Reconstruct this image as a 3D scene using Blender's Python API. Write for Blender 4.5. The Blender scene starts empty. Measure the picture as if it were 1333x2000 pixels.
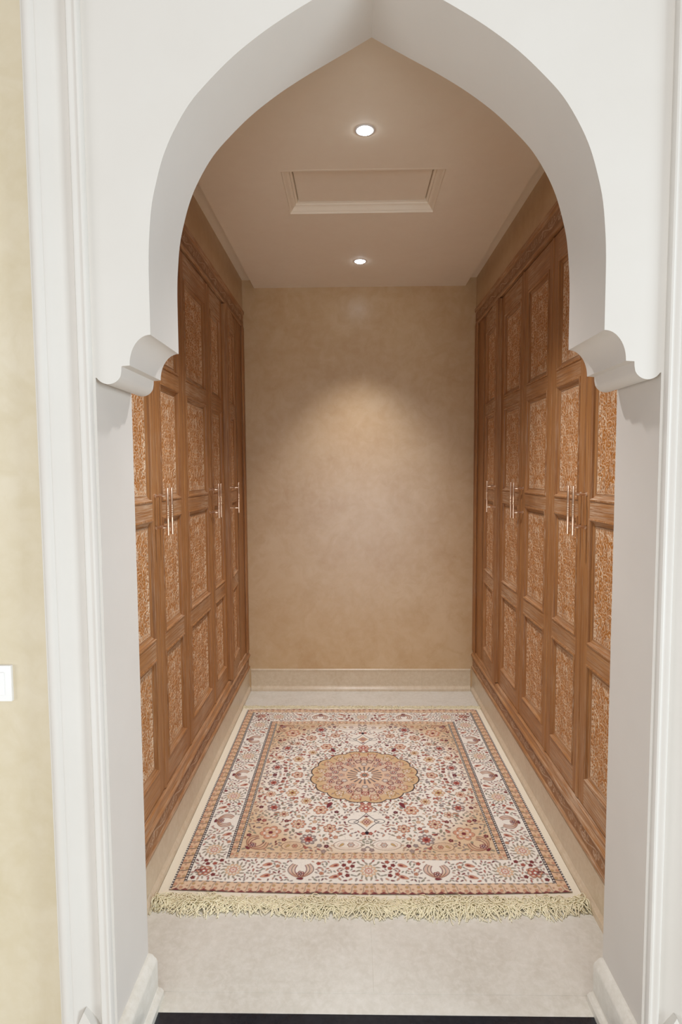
import bpy, bmesh, math, random
import numpy as np
from mathutils import Matrix, Vector

scene = bpy.context.scene
COL = scene.collection

# ------------------------------------------------------------------ camera
CAM_X, CAM_H = -0.0168, 1.5
YAW, PITCH, ROLL, FPX = -0.0185, -0.0676, -0.0062, 1133.5


def cam_dir(a, up, fwd):
    c, s = math.cos(ROLL), math.sin(ROLL)
    x, z = c * a - s * up, s * a + c * up
    c, s = math.cos(PITCH), math.sin(PITCH)
    y, z = c * fwd - s * z, s * fwd + c * z
    c, s = math.cos(YAW), math.sin(YAW)
    return Vector((c * x + s * y, -s * x + c * y, z))


cam_data = bpy.data.cameras.new('camera')
cam = bpy.data.objects.new('camera', cam_data)
COL.objects.link(cam)
cam_data.sensor_fit = 'VERTICAL'
cam_data.sensor_height = 36.0
cam_data.sensor_width = 24.0
cam_data.lens = FPX * 36.0 / 2000.0
cam_data.clip_start = 0.05
_r, _u, _f = cam_dir(1, 0, 0), cam_dir(0, 1, 0), cam_dir(0, 0, 1)
cam.matrix_world = Matrix(((_r.x, _u.x, -_f.x, CAM_X), (_r.y, _u.y, -_f.y, 0.0),
                           (_r.z, _u.z, -_f.z, CAM_H), (0, 0, 0, 1)))
scene.camera = cam

# ------------------------------------------------------------------ light
scene.view_settings.view_transform = 'Standard'
scene.view_settings.look = 'None'
scene.view_settings.gamma = 1.0
scene.view_settings.exposure = 0.11
scene.view_settings.use_curve_mapping = False
scene.cycles.use_denoising = True
scene.cycles.max_bounces = 10
scene.cycles.diffuse_bounces = 6
scene.cycles.sample_clamp_indirect = 6.0

world = bpy.data.worlds.new('daylit_hall')
scene.world = world
world.use_nodes = True
wb = world.node_tree.nodes['Background']
wb.inputs[0].default_value = (0.96, 0.97, 1.0, 1)
wb.inputs[1].default_value = 0.38


def area_light(name, loc, target, size, size_y, power, color):
    d = bpy.data.lights.new(name, 'AREA')
    d.shape = 'RECTANGLE'
    d.size, d.size_y, d.energy, d.color = size, size_y, power, color
    o = bpy.data.objects.new(name, d)
    COL.objects.link(o)
    o.location = loc
    o.rotation_euler = (Vector(target) - Vector(loc)).to_track_quat('-Z', 'Y').to_euler()
    return o


# tall window of the hall, to the photographer's right
area_light('hall_window_light', (4.6, -0.72, 1.35), (-0.6, 1.6, 1.25), 1.7, 2.4, 150.0, (0.78, 0.90, 1.0))
# added weak fill from the left, brightens right jamb and underside of arch
area_light('left_fill_light', (-3.9, -0.9, 0.95), (0.6, 1.6, 1.5), 1.6, 1.5, 48.0, (0.93, 0.96, 1.0))
# terrace door of the hall, straight behind
area_light('terrace_door_light', (0.2, -2.8, 0.85), (0.04, 3.0, 1.6), 1.5, 1.7, 66.0, (0.90, 0.94, 1.0))
# high fill added above and behind the camera to brighten the passage floor
area_light('overhead_fill_light', (0.1, -2.6, 6.2), (0.04, 2.2, 0.3), 3.2, 2.6, 66.0, (1.0, 0.955, 0.89))

# ------------------------------------------------------------------ helpers
XC = 0.04                 # axis of the passage
Y_NEAR, Y_FAR = 1.345, 1.563   # faces of the arch wall
Y_BACK = 3.915
X_L, X_R = -0.735, 0.810  # wardrobe fronts
Z_CEIL, Z_PANEL = 2.772, 2.720
Z_WT, Z_WB = 2.565, 0.156  # wardrobe top / bottom


def lin(c):
    c = np.asarray(c, float) / 255.0
    return np.where(c <= 0.04045, c / 12.92, ((c + 0.055) / 1.055) ** 2.4)


def rgb(*c):
    return tuple(float(v) for v in lin(c)) + (1.0,)


def link(o, parent=None):
    COL.objects.link(o)
    if parent is not None:
        o.parent = parent
        o.matrix_parent_inverse = world_of(parent).inverted()
    return o


def world_of(o):
    m = o.matrix_basis.copy()
    while o.parent is not None:
        m = o.matrix_parent_inverse @ m
        o = o.parent
        m = o.matrix_basis @ m
    return m


def mesh_obj(name, bm, mats, parent=None, smooth=None, kind=None, recalc=True):
    if recalc:
        bmesh.ops.recalc_face_normals(bm, faces=bm.faces)
    me = bpy.data.meshes.new(name)
    bm.to_mesh(me)
    bm.free()
    for m in (mats if isinstance(mats, (list, tuple)) else [mats]):
        me.materials.append(m)
    if smooth is not None:
        me.shade_smooth()
        me.set_sharp_from_angle(angle=math.radians(smooth))
    o = bpy.data.objects.new(name, me)
    link(o, parent)
    if kind:
        o['kind'] = kind
    return o


def empty(name, loc):
    o = bpy.data.objects.new(name, None)
    o.location = loc
    o.empty_display_size = 0.1
    COL.objects.link(o)
    return o


def tag(o, label=None, cat=None, group=None, kind=None):
    if label:
        o['label'] = label
    if cat:
        o['category'] = cat
    if group:
        o['group'] = group
    if kind:
        o['kind'] = kind
    return o


def box(bm, x0, x1, y0, y1, z0, z1, mi=0):
    v = [bm.verts.new((x, y, z)) for x in (x0, x1) for y in (y0, y1) for z in (z0, z1)]
    for q in ((0, 1, 3, 2), (4, 6, 7, 5), (0, 4, 5, 1), (2, 3, 7, 6), (0, 2, 6, 4), (1, 5, 7, 3)):
        f = bm.faces.new([v[i] for i in q])
        f.material_index = mi
    return v


def prism(bm, poly, axis, a0, a1, mi=0, fn=None):
    """poly: list of 2D points, swept along axis 'x','y','z' from a0 to a1."""
    def mk(p, a):
        if axis == 'y':
            q = (p[0], a, p[1])
        elif axis == 'z':
            q = (p[0], p[1], a)
        else:
            q = (a, p[0], p[1])
        return bm.verts.new(fn(q) if fn else q)
    A = [mk(p, a0) for p in poly]
    B = [mk(p, a1) for p in poly]
    n = len(poly)
    for i in range(n):
        f = bm.faces.new((A[i], A[(i + 1) % n], B[(i + 1) % n], B[i]))
        f.material_index = mi
    f1 = bm.faces.new(A)
    f2 = bm.faces.new(B)
    f1.material_index = f2.material_index = mi


def tube(bm, p0, p1, r, n=10, cap=True):
    p0, p1 = Vector(p0), Vector(p1)
    q = (p1 - p0).to_track_quat('Z', 'Y')
    A, B = [], []
    for i in range(n):
        a = 2 * math.pi * i / n
        d = q @ Vector((math.cos(a) * r, math.sin(a) * r, 0))
        A.append(bm.verts.new(p0 + d))
        B.append(bm.verts.new(p1 + d))
    for i in range(n):
        bm.faces.new((A[i], A[(i + 1) % n], B[(i + 1) % n], B[i]))
    if cap:
        bm.faces.new(A)
        bm.faces.new(B)


def lathe(bm, origin, axis, prof, n=16):
    """prof: list of (r, h) along axis from origin."""
    q = Vector(axis).to_track_quat('Z', 'Y')
    rings = []
    for r, h in prof:
        if r < 1e-6:
            rings.append([bm.verts.new(Vector(origin) + q @ Vector((0, 0, h)))])
        else:
            rings.append([bm.verts.new(Vector(origin) + q @ Vector((r * math.cos(2 * math.pi * i / n),
                          r * math.sin(2 * math.pi * i / n), h))) for i in range(n)])
    for a, b in zip(rings, rings[1:]):
        for i in range(n):
            j = (i + 1) % n
            if len(a) == 1 and len(b) == 1:
                continue
            if len(a) == 1:
                bm.faces.new((a[0], b[i], b[j]))
            elif len(b) == 1:
                bm.faces.new((a[i], a[j], b[0]))
            else:
                bm.faces.new((a[i], a[j], b[j], b[i]))


def grid_obj(name, X, Y, Z, mat, attrs=None, parent=None, smooth=True):
    """grid mesh from 2D arrays of coordinates; attrs: {name: (kind, array)}"""
    h, w = X.shape
    co = np.stack([X, Y, Z], -1).reshape(-1, 3).astype(np.float32)
    idx = np.arange(h * w).reshape(h, w)
    quads = np.stack([idx[:-1, :-1], idx[:-1, 1:], idx[1:, 1:], idx[1:, :-1]], -1).reshape(-1, 4)
    me = bpy.data.meshes.new(name)
    me.vertices.add(len(co))
    me.vertices.foreach_set('co', co.ravel())
    me.loops.add(quads.size)
    me.loops.foreach_set('vertex_index', quads.ravel().astype(np.int32))
    me.polygons.add(len(quads))
    me.polygons.foreach_set('loop_start', np.arange(0, quads.size, 4, dtype=np.int32))
    if smooth:
        me.polygons.foreach_set('use_smooth', np.ones(len(quads), dtype=bool))
    me.update(calc_edges=True)
    me.validate()
    for k, (t, a) in (attrs or {}).items():
        at = me.attributes.new(k, t, 'POINT')
        if t == 'FLOAT_COLOR':
            c = np.ones((len(co), 4), np.float32)
            c[:, :3] = a.reshape(-1, 3)
            at.data.foreach_set('color', c.ravel())
        else:
            at.data.foreach_set('value', a.astype(np.float32).ravel())
    me.materials.append(mat)
    o = bpy.data.objects.new(name, me)
    link(o, parent)
    return o


# ------------------------------------------------------------------ materials
class NT:
    def __init__(self, name):
        self.m = bpy.data.materials.new(name)
        self.m.use_nodes = True
        self.t = self.m.node_tree
        self.b = self.t.nodes['Principled BSDF']

    def n(self, typ, **kw):
        x = self.t.nodes.new(typ)
        for k, v in kw.items():
            setattr(x, k, v)
        return x

    def l(self, a, b):
        self.t.links.new(a, b)

    def coords(self, scale=(1, 1, 1), kind='Object'):
        tc = self.n('ShaderNodeTexCoord')
        mp = self.n('ShaderNodeMapping')
        mp.inputs['Scale'].default_value = scale
        self.l(tc.outputs[kind], mp.inputs[0])
        return mp.outputs[0]

    def noise(self, vec, scale, detail=4, rough=0.55, dist=0.0):
        x = self.n('ShaderNodeTexNoise')
        x.inputs['Scale'].default_value = scale
        x.inputs['Detail'].default_value = detail
        x.inputs['Roughness'].default_value = rough
        x.inputs['Distortion'].default_value = dist
        self.l(vec, x.inputs['Vector'])
        return x.outputs['Fac']

    def ramp(self, fac, stops):
        r = self.n('ShaderNodeValToRGB')
        e = r.color_ramp.elements
        while len(e) > 1:
            e.remove(e[-1])
        e[0].position, e[0].color = stops[0]
        for p, c in stops[1:]:
            k = e.new(p)
            k.color = c
        self.l(fac, r.inputs[0])
        return r.outputs[0]

    def mix(self, fac, a, b, blend='MIX'):
        x = self.n('ShaderNodeMix', data_type='RGBA', blend_type=blend)
        for s, v in ((x.inputs[0], fac), (x.inputs[6], a), (x.inputs[7], b)):
            if hasattr(v, 'is_output'):
                self.l(v, s)
            else:
                s.default_value = v
        return x.outputs[2]

    def bump(self, h, strength=0.2, dist=0.002):
        x = self.n('ShaderNodeBump')
        x.inputs['Strength'].default_value = strength
        x.inputs['Distance'].default_value = dist
        self.l(h, x.inputs['Height'])
        self.l(x.outputs[0], self.b.inputs['Normal'])

    def out(self, color=None, rough=0.6, spec=0.5, metal=0.0):
        if color is not None:
            if hasattr(color, 'is_output'):
                self.l(color, self.b.inputs['Base Color'])
            else:
                self.b.inputs['Base Color'].default_value = color
        self.b.inputs['Roughness'].default_value = rough
        self.b.inputs['Specular IOR Level'].default_value = spec
        self.b.inputs['Metallic'].default_value = metal
        return self.m


def mat_plaster_white():
    n = NT('white_plaster')
    v = n.coords()
    c = n.mix(n.noise(v, 5, 3), rgb(207, 201, 192), rgb(213, 208, 200))
    n.bump(n.noise(v, 260, 2), 0.04, 0.001)
    return n.out(c, 0.55, 0.35)


def mat_tadelakt(name, a, b, d, rough=0.42, spec=0.5):
    n = NT(name)
    v = n.coords()
    f1 = n.noise(v, 2.2, 6, 0.62, 0.6)
    f2 = n.noise(v, 21, 5, 0.6, 0.3)
    c = n.ramp(f1, [(0.3, a), (0.52, b), (0.72, d)])
    c = n.mix(n.ramp(f2, [(0.35, (0, 0, 0, 1)), (0.7, (0.55, 0.55, 0.55, 1))]), c, d)
    f3 = n.noise(v, 9, 5, 0.65, 1.0)
    c = n.mix(n.ramp(f3, [(0.45, (0, 0, 0, 1)), (0.72, (0.6, 0.6, 0.6, 1))]), c, a)
    n.bump(f2, 0.10, 0.003)
    return n.out(c, rough, spec)


def mat_marble(name, a, b, vein, rough=0.3):
    n = NT(name)
    v = n.coords()
    f1 = n.noise(v, 4.5, 7, 0.62, 1.2)
    f2 = n.noise(v, 46, 5, 0.65, 0.4)
    c = n.ramp(f1, [(0.32, a), (0.68, b)])
    c = n.mix(n.ramp(f2, [(0.40, (0, 0, 0, 1)), (0.70, (0.65, 0.65, 0.65, 1))]), c, vein)
    f4 = n.noise(v, 15, 6, 0.7, 0.8)
    c = n.mix(n.ramp(f4, [(0.52, (0, 0, 0, 1)), (0.7, (0.45, 0.45, 0.45, 1))]), c, a)
    f3 = n.noise(v, 9, 8, 0.7, 2.5)
    veins = n.ramp(f3, [(0.485, (0, 0, 0, 1)), (0.5, (0.35, 0.35, 0.35, 1)), (0.515, (0, 0, 0, 1))])
    c = n.mix(veins, c, a)
    return n.out(c, rough, 0.5)


W_DARK, W_MID, W_LIGHT, W_LIME = rgb(116, 74, 40), rgb(156, 105, 58), rgb(180, 131, 78), rgb(206, 184, 158)


def mat_wood(name, scale, lime=0.5, lo=0.50, hi=0.72):
    n = NT(name)
    v = n.coords(scale)
    f1 = n.noise(v, 1.0, 6, 0.6, 0.4)
    v2 = n.coords(tuple(s * 3.1 for s in scale))
    f2 = n.noise(v2, 1.0, 3, 0.6)
    c = n.ramp(f1, [(0.2, W_DARK), (0.5, W_MID), (0.82, W_LIGHT)])
    lm = n.ramp(f2, [(lo, (0, 0, 0, 1)), (hi, (lime, lime, lime, 1))])
    big = n.noise(n.coords((3, 3, 3)), 1.0, 3)
    lm2 = n.mix(n.ramp(big, [(0.35, (0.15, 0.15, 0.15, 1)), (0.65, (1, 1, 1, 1))]), (0, 0, 0, 1), lm)
    c = n.mix(lm2, c, W_LIME)
    n.bump(f2, 0.25, 0.001)
    return n.out(c, 0.5, 0.4)


def mat_carved(name, tones, lime):
    n = NT(name)
    at = n.n('ShaderNodeAttribute', attribute_name='lime')
    v = n.coords((160, 22, 160))
    f1 = n.noise(v, 1.0, 5, 0.6)
    c = n.ramp(f1, [(0.25, tones[0]), (0.5, tones[1]), (0.8, tones[2])])
    patch = n.noise(n.coords((12, 12, 12)), 1.0, 4, 0.6)
    mlt = n.mix(1.0, at.outputs['Color'], n.ramp(patch, [(0.32, (0.3, 0.3, 0.3, 1)), (0.68, (0.92, 0.92, 0.92, 1))]),
                'MULTIPLY')
    c = n.mix(mlt, c, lime)
    return n.out(c, 0.55, 0.35)


def mat_attr(name, attr, rough, spec=0.2):
    n = NT(name)
    at = n.n('ShaderNodeAttribute', attribute_name=attr)
    f = n.noise(n.coords((420, 420, 420)), 1.0, 2)
    c = n.mix(n.ramp(f, [(0.3, (0.82, 0.82, 0.82, 1)), (0.7, (1, 1, 1, 1))]), (0, 0, 0, 1), at.outputs['Color'])
    n.bump(f, 0.3, 0.001)
    return n.out(c, rough, spec)


def mat_plain(name, c, rough, spec=0.5, metal=0.0, var=0.06, scale=40):
    n = NT(name)
    d = tuple(v * (1 - var) for v in c[:3]) + (1,)
    col = n.mix(n.noise(n.coords(), scale, 3), d, c)
    return n.out(col, rough, spec, metal)


def mat_emit(name, c, s):
    n = NT(name)
    n.b.inputs['Emission Color'].default_value = c
    n.b.inputs['Emission Strength'].default_value = s
    return n.out((0.8, 0.8, 0.8, 1), 0.4)


M_WHITE = mat_plaster_white()
M_TADE = mat_tadelakt('beige_tadelakt', rgb(186, 152, 110), rgb(196, 166, 126), rgb(205, 179, 143), 0.33, 0.6)
M_TADE_HALL = mat_tadelakt('hall_tadelakt', rgb(203, 189, 158), rgb(210, 197, 170), rgb(216, 205, 182), 0.5, 0.3)
M_CEIL = mat_tadelakt('beige_ceiling_paint', rgb(236, 224, 205), rgb(238, 227, 208), rgb(240, 230, 212), 0.7, 0.2)
M_MARBLE = mat_marble('cream_marble', rgb(200, 195, 182), rgb(214, 211, 200), rgb(224, 221, 212), 0.28)
M_MARBLE_SK = mat_marble('skirting_marble', rgb(194, 174, 146), rgb(205, 188, 162), rgb(214, 200, 178), 0.3)
M_BLACK = mat_marble('black_marble', rgb(30, 32, 37), rgb(36, 39, 45), rgb(46, 48, 52), 0.15)
M_WOODV = mat_wood('limed_oak_upright', (120, 120, 3.0), 0.5)
M_WOODH = mat_wood('limed_oak_level', (120, 3.0, 120), 0.85, 0.40, 0.66)
M_LIP = mat_wood('limed_moulding_lip', (60, 60, 9), 0.95)
M_CARVED = mat_carved('carved_limed_wood', (rgb(136, 82, 32), rgb(170, 109, 48), rgb(190, 131, 64)), rgb(244, 229, 202))
M_BAND = mat_carved('carved_limed_rail', (rgb(124, 84, 52), rgb(148, 106, 70), rgb(168, 126, 88)), rgb(214, 190, 166))
M_DARK = mat_plain('dark_wardrobe_inside', rgb(46, 30, 20), 0.8)
M_STEEL = mat_plain('brushed_nickel', rgb(236, 212, 188), 0.3, 0.5, 1.0, 0.04, 300)
M_RUG = mat_attr('woven_rug_pile', 'rug_colour', 0.95, 0.1)
M_RUGEDGE = mat_plain('cream_flatweave', rgb(234, 225, 204), 0.95, 0.1, 0, 0.12, 300)
M_FRINGE = mat_plain('cream_yarn', rgb(250, 241, 208), 0.95, 0.1, 0, 0.14, 120)
M_PLASTIC = mat_plain('white_plastic', rgb(236, 234, 230), 0.35, 0.4, 0, 0.02)
M_CHROME = mat_plain('white_metal_ring', rgb(225, 222, 218), 0.35, 0.5, 0, 0.02)
M_LED = mat_emit('led_lens', (0.80, 0.90, 1.0, 1), 40.0)
M_BLACKGAP = mat_plain('black_rubber', rgb(20, 16, 14), 0.9)

# ------------------------------------------------------------------ arch wall
HALF = [(0.646, 0.0), (0.646, 1.722)]
_n = 14
for i in range(1, _n):                       # round lobe at the corbel foot
    a = math.radians(-20 - 150 * i / _n)
    HALF.append((0.6165 + 0.031 * math.cos(a), 1.7365 + 0.0295 * math.sin(a)))
HALF += [(0.5855, 1.737), (0.585, 1.7475), (0.566, 1.749)]
for i in range(1, 13):                       # hollow quarter round above it
    a = math.radians(90 * i / 12)
    HALF.append((0.516 + 0.050 * math.cos(a), 1.749 + 0.069 * math.sin(a)))
ARC = [(0.516, 1.84), (0.516, 1.93), (0.5155, 1.98), (0.513, 2.03), (0.506, 2.098), (0.494, 2.152), (0.4755, 2.212),
       (0.450, 2.266), (0.414, 2.3225), (0.370, 2.370), (0.312, 2.423), (0.244, 2.4725), (0.176, 2.514), (0.118, 2.5455),
       (0.060, 2.5765)]


def catmull(P, k=4):
    out = []
    for i in range(len(P) - 1):
        p0, p1, p2, p3 = (np.array(P[max(i - 1, 0)]), np.array(P[i]), np.array(P[i + 1]),
                          np.array(P[min(i + 2, len(P) - 1)]))
        for j in range(k):
            t = j / k
            out.append(tuple(0.5 * (2 * p1 + (p2 - p0) * t + (2 * p0 - 5 * p1 + 4 * p2 - p3) * t * t
                                    + (3 * p1 - p0 - 3 * p2 + p3) * t ** 3)))
    out.append(tuple(P[-1]))
    return out


HALF += catmull(ARC)
CASE_W = 0.70
outline = [(XC + CASE_W, 0.0), (XC + CASE_W, 2.95), (XC - CASE_W, 2.95), (XC - CASE_W, 0.0)]
outline += [(XC - w, z) for w, z in HALF] + [(XC, 2.6095)] + [(XC + w, z) for w, z in reversed(HALF)]
bm = bmesh.new()
prism(bm, outline, 'y', Y_NEAR, Y_FAR)
arch = mesh_obj('wall_front', bm, M_WHITE, smooth=32, kind='structure')

bm = bmesh.new()
box(bm, -2.6, XC - CASE_W, 1.352, Y_FAR, 0, 2.95)
mesh_obj('wall_front_left', bm, M_TADE_HALL, kind='structure')
bm = bmesh.new()
box(bm, XC + CASE_W, 2.6, 1.352, Y_FAR, 0, 2.95)
mesh_obj('wall_front_right', bm, M_TADE_HALL, kind='structure')

# moulded white casing left and right of the opening: (distance from the axis, height above the wall)
CASING = [(0.652, 0.0), (0.652, 0.010), (0.655, 0.015), (0.659, 0.016), (0.664, 0.013), (0.668, 0.0135), (0.672, 0.016),
          (0.677, 0.016), (0.681, 0.012), (0.683, 0.005), (0.686, 0.002), (0.694, 0.003), (0.706, 0.007), (0.720, 0.014),
          (0.732, 0.022), (0.740, 0.0275), (0.7425, 0.0275), (0.745, 0.031), (0.750, 0.0345), (0.757, 0.0355),
          (0.764, 0.0335), (0.769, 0.028), (0.7705, 0.022), (0.776, 0.020), (0.778, 0.014), (0.778, 0.0)]
for k, s in ((1, -1), (2, 1)):
    bm = bmesh.new()
    prism(bm, [(XC + s * w, Y_NEAR - p) for w, p in CASING], 'z', 0.0, 2.80)
    t = mesh_obj('trim_%d' % k, bm, M_WHITE, smooth=40, kind='structure')
    # pointed stop block that closes the hollow of the casing near the floor
    bm = bmesh.new()
    x0, x1, xm = XC + s * 0.684, XC + s * 0.7445, XC + s * 0.716
    prism(bm, [(x0, 0.0), (x1, 0.0), (x1, 0.130), (xm, 0.192), (x0, 0.130)], 'y', Y_NEAR - 0.0275, Y_NEAR - 0.001)
    mesh_obj('stop_block', bm, M_WHITE, t)

# ------------------------------------------------------------------ walls, ceiling
bm = bmesh.new()
box(bm, X_L - 0.66, X_R + 0.66, Y_BACK, Y_BACK + 0.12, 0, 2.95)
mesh_obj('wall_back', bm, M_TADE, kind='structure')
for name, s, X in (('wall_left', -1, X_L), ('wall_right', 1, X_R)):
    bm = bmesh.new()
    a, b = sorted((X, X + s * 0.62))
    box(bm, a, b, Y_FAR, Y_BACK, Z_WT + 0.001, 2.95)          # above the wardrobe
    box(bm, a, b, Y_FAR, Y_BACK, 0.0, Z_WB - 0.001)           # plinth under it
    a, b = sorted((X + s * 0.62, X + s * 0.70))
    box(bm, a, b, Y_FAR, Y_BACK, 0.0, 2.95)
    mesh_obj(name, bm, M_TADE, kind='structure')

bm = bmesh.new()
box(bm, X_L, X_R, Y_FAR, Y_BACK, Z_CEIL, 2.94)
ceiling = mesh_obj('ceiling', bm, M_CEIL, kind='structure')
HX0, HX1, HY0, HY1 = -0.311, 0.384, 2.427, 2.836
PX0, PX1 = -0.6555, 0.7378
bm = bmesh.new()
box(bm, PX0, PX1, Y_FAR, HY0, Z_PANEL, Z_CEIL - 0.0005)
box(bm, PX0, PX1, HY1, Y_BACK, Z_PANEL, Z_CEIL - 0.0005)
box(bm, PX0, HX0, HY0, HY1, Z_PANEL, Z_CEIL - 0.0005)
box(bm, HX1, PX1, HY0, HY1, Z_PANEL, Z_CEIL - 0.0005)
mesh_obj('dropped_panel', bm, M_CEIL, ceiling)

# access hatch: stepped frame sunk in the dropped panel, with a flat lid
hatch = tag(empty('ceiling_hatch', ((HX0 + HX1) / 2, (HY0 + HY1) / 2, Z_PANEL)),
            'rectangular beige access hatch sunk in the ceiling between the two downlights', 'hatch')
bm = bmesh.new()
prof = [(0.0, -0.0004), (0.002, -0.0006), (0.012, -0.0006), (0.014, 0.006), (0.020, 0.010), (0.030, 0.022), (0.036, 0.026),
        (0.040, 0.027), (0.041, 0.034), (0.050, 0.036), (0.052, 0.044), (0.052, 0.051), (0.0, 0.051)]
rings = []
for i, h in prof:
    rings.append([bm.verts.new((x, y, Z_PANEL + h)) for x, y in
                  ((HX0 + i, HY0 + i), (HX1 - i, HY0 + i), (HX1 - i, HY1 - i), (HX0 + i, HY1 - i))])
for A, B in zip(rings, rings[1:] + rings[:1]):
    for i in range(4):
        bm.faces.new((A[i], A[(i + 1) % 4], B[(i + 1) % 4], B[i]))
mesh_obj('frame', bm, M_CEIL, hatch)
bm = bmesh.new()
box(bm, HX0 + 0.057, HX1 - 0.057, HY0 + 0.057, HY1 - 0.057, Z_PANEL + 0.036, Z_PANEL + 0.049)
lid = mesh_obj('lid', bm, M_CEIL, hatch)

# downlights
for k, (x, y, r, lab) in enumerate(((0.037, 2.161, 0.029, 'round glowing downlight in the ceiling in front of the hatch, nearer the arch'),
                                    (0.0385, 3.449, 0.031, 'round glowing downlight in the ceiling behind the hatch, nearer the back wall'))):
    d = tag(empty('downlight', (x, y, Z_PANEL)), lab, 'lamp', 'downlights in the passage ceiling')
    bm = bmesh.new()
    lathe(bm, (x, y, Z_PANEL), (0, 0, -1), [(r - 0.001, 0.0), (r - 0.001, 0.002), (r + 0.001, 0.003), (r + 0.006, 0.002), (r + 0.008, 0.0)], 32)
    mesh_obj('ring', bm, M_CHROME, d, smooth=40)
    bm = bmesh.new()
    lathe(bm, (x, y, Z_PANEL), (0, 0, -1), [(r - 0.001, 0.0), (r - 0.002, 0.003), (r * 0.8, 0.006), (r * 0.5, 0.008), (r * 0.2, 0.009), (0, 0.009)], 32)
    mesh_obj('lens', bm, M_LED, d, smooth=60)
    ld = bpy.data.lights.new('downlight_beam', 'SPOT')
    ld.energy, ld.spot_size, ld.spot_blend, ld.shadow_soft_size = (110.0, 82.0)[k], math.radians((108, 82)[k]), 1.0, 0.03
    ld.color = (0.98, 0.97, 1.0)
    lo = bpy.data.objects.new('downlight_beam', ld)
    lo.location = (x, y, Z_PANEL - 0.02)
    link(lo, d)

# ------------------------------------------------------------------ floor
bm = bmesh.new()
box(bm, -2.6, 2.6, -4.5, Y_BACK, -0.10, -0.0009)
floor = mesh_obj('floor', bm, M_MARBLE, kind='structure')


def tile(x0, x1, y0, y1, mat, parent, g=0.0003):
    bm = bmesh.new()
    c = 0.0005
    x0, x1, y0, y1 = x0 + g, x1 - g, y0 + g, y1 - g
    lo = [bm.verts.new(p) for p in ((x0, y0, -0.012), (x1, y0, -0.012), (x1, y1, -0.012), (x0, y1, -0.012))]
    md = [bm.verts.new(p) for p in ((x0, y0, -c), (x1, y0, -c), (x1, y1, -c), (x0, y1, -c))]
    hi = [bm.verts.new(p) for p in ((x0 + c, y0 + c, 0), (x1 - c, y0 + c, 0), (x1 - c, y1 - c, 0), (x0 + c, y1 - c, 0))]
    for A, B in ((lo, md), (md, hi)):
        for i in range(4):
            bm.faces.new((A[i], A[(i + 1) % 4], B[(i + 1) % 4], B[i]))
    bm.faces.new(hi)
    bm.faces.new(lo)
    return mesh_obj('floor_tile', bm, mat, parent)


ys = [1.578, 2.178, 2.778, 3.378, Y_BACK]
for a, b in zip(ys, ys[1:]):
    tile(X_L, XC, a, b, M_MARBLE, floor)
    tile(XC, X_R, a, b, M_MARBLE, floor)
tile(XC - 0.646, XC + 0.646, 1.513, 1.578, M_MARBLE, floor)       # threshold strip
tile(XC - 0.604, XC + 0.604, 1.22, 1.513, M_BLACK, floor)         # black border of the hall floor
for i in range(-4, 4):
    for j in range(-7, 2):
        tile(XC + i * 0.6, XC + i * 0.6 + 0.6, 1.22 + (j - 2) * 0.6, 1.22 + (j - 1) * 0.6, M_MARBLE, floor)

# ------------------------------------------------------------------ skirting
SK = [(0.0, 0.0), (0.017, 0.0), (0.017, 0.014), (0.015, 0.020), (0.010, 0.024), (0.007, 0.031), (0.005, 0.034), (0.005, 0.138),
      (0.007, 0.140), (0.007, 0.148), (0.004, 0.152), (0.0, 0.153)]


def skirting(name, runs, mat=None):
    root = None
    for (axis, X, s, a, b, prof) in runs:
        bm = bmesh.new()
        if axis == 'y':
            poly = [(X + s * d, z) for d, z in prof]
            prism(bm, poly, 'y', a, b)
        else:
            prism(bm, [(X + s * d, z) for d, z in prof], 'x', a, b)
        nm = name if root is None else 'skirting_board'
        o = mesh_obj(nm, bm, mat or M_MARBLE_SK, root, smooth=30, kind='structure' if root is None else None)
        if root is None:
            root = o
    return root


g = 0.0003
skirting('baseboard_left', [('y', X_L, 1, a + g, b - g, SK) for a, b in ((1.60, 2.22), (2.22, 2.86), (2.86, 3.48), (3.48, 3.9155))])
skirting('baseboard_right', [('y', X_R, -1, a + g, b - g, SK) for a, b in ((1.60, 2.19), (2.19, 2.82), (2.82, 3.45), (3.45, 3.9155))])
skirting('baseboard_back', [('x', Y_BACK, -1, a + g, b - g, SK) for a, b in ((X_L + 0.018, -0.14), (-0.14, 0.46), (0.46, X_R - 0.018))])
SKJ = [(0.0, 0.0), (0.042, 0.0), (0.042, 0.018), (0.036, 0.026), (0.028, 0.028), (0.026, 0.031), (0.026, 0.108), (0.023, 0.116),
       (0.017, 0.121), (0.013, 0.127), (0.005, 0.131), (0.0, 0.131)]
skirting('baseboard_jamb_left', [('y', XC - 0.646, 1, 1.30, Y_FAR - 0.001, SKJ)], M_MARBLE)
skirting('baseboard_jamb_right', [('y', XC + 0.646, -1, 1.30, Y_FAR - 0.001, SKJ)], M_MARBLE)

# ------------------------------------------------------------------ carved relief (shared by all panels)
PW, PH = 0.25, 0.365


def dist_field(X, Y, pts):
    D = np.full(X.shape, 9.0)
    P = np.asarray(pts)
    for a in range(0, len(P), 64):
        q = P[a:a + 64]
        d = np.sqrt((X[..., None] - q[:, 0]) ** 2 + (Y[..., None] - q[:, 1]) ** 2).min(-1)
        D = np.minimum(D, d)
    return D


def spiral(cx, cy, r0, r1, a0, turns, n=90):
    t = np.linspace(0, 1, n)
    r = r0 + (r1 - r0) * t
    a = a0 + turns * 2 * np.pi * t
    return np.stack([cx + r * np.cos(a), cy + r * np.sin(a)], 1)


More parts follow.
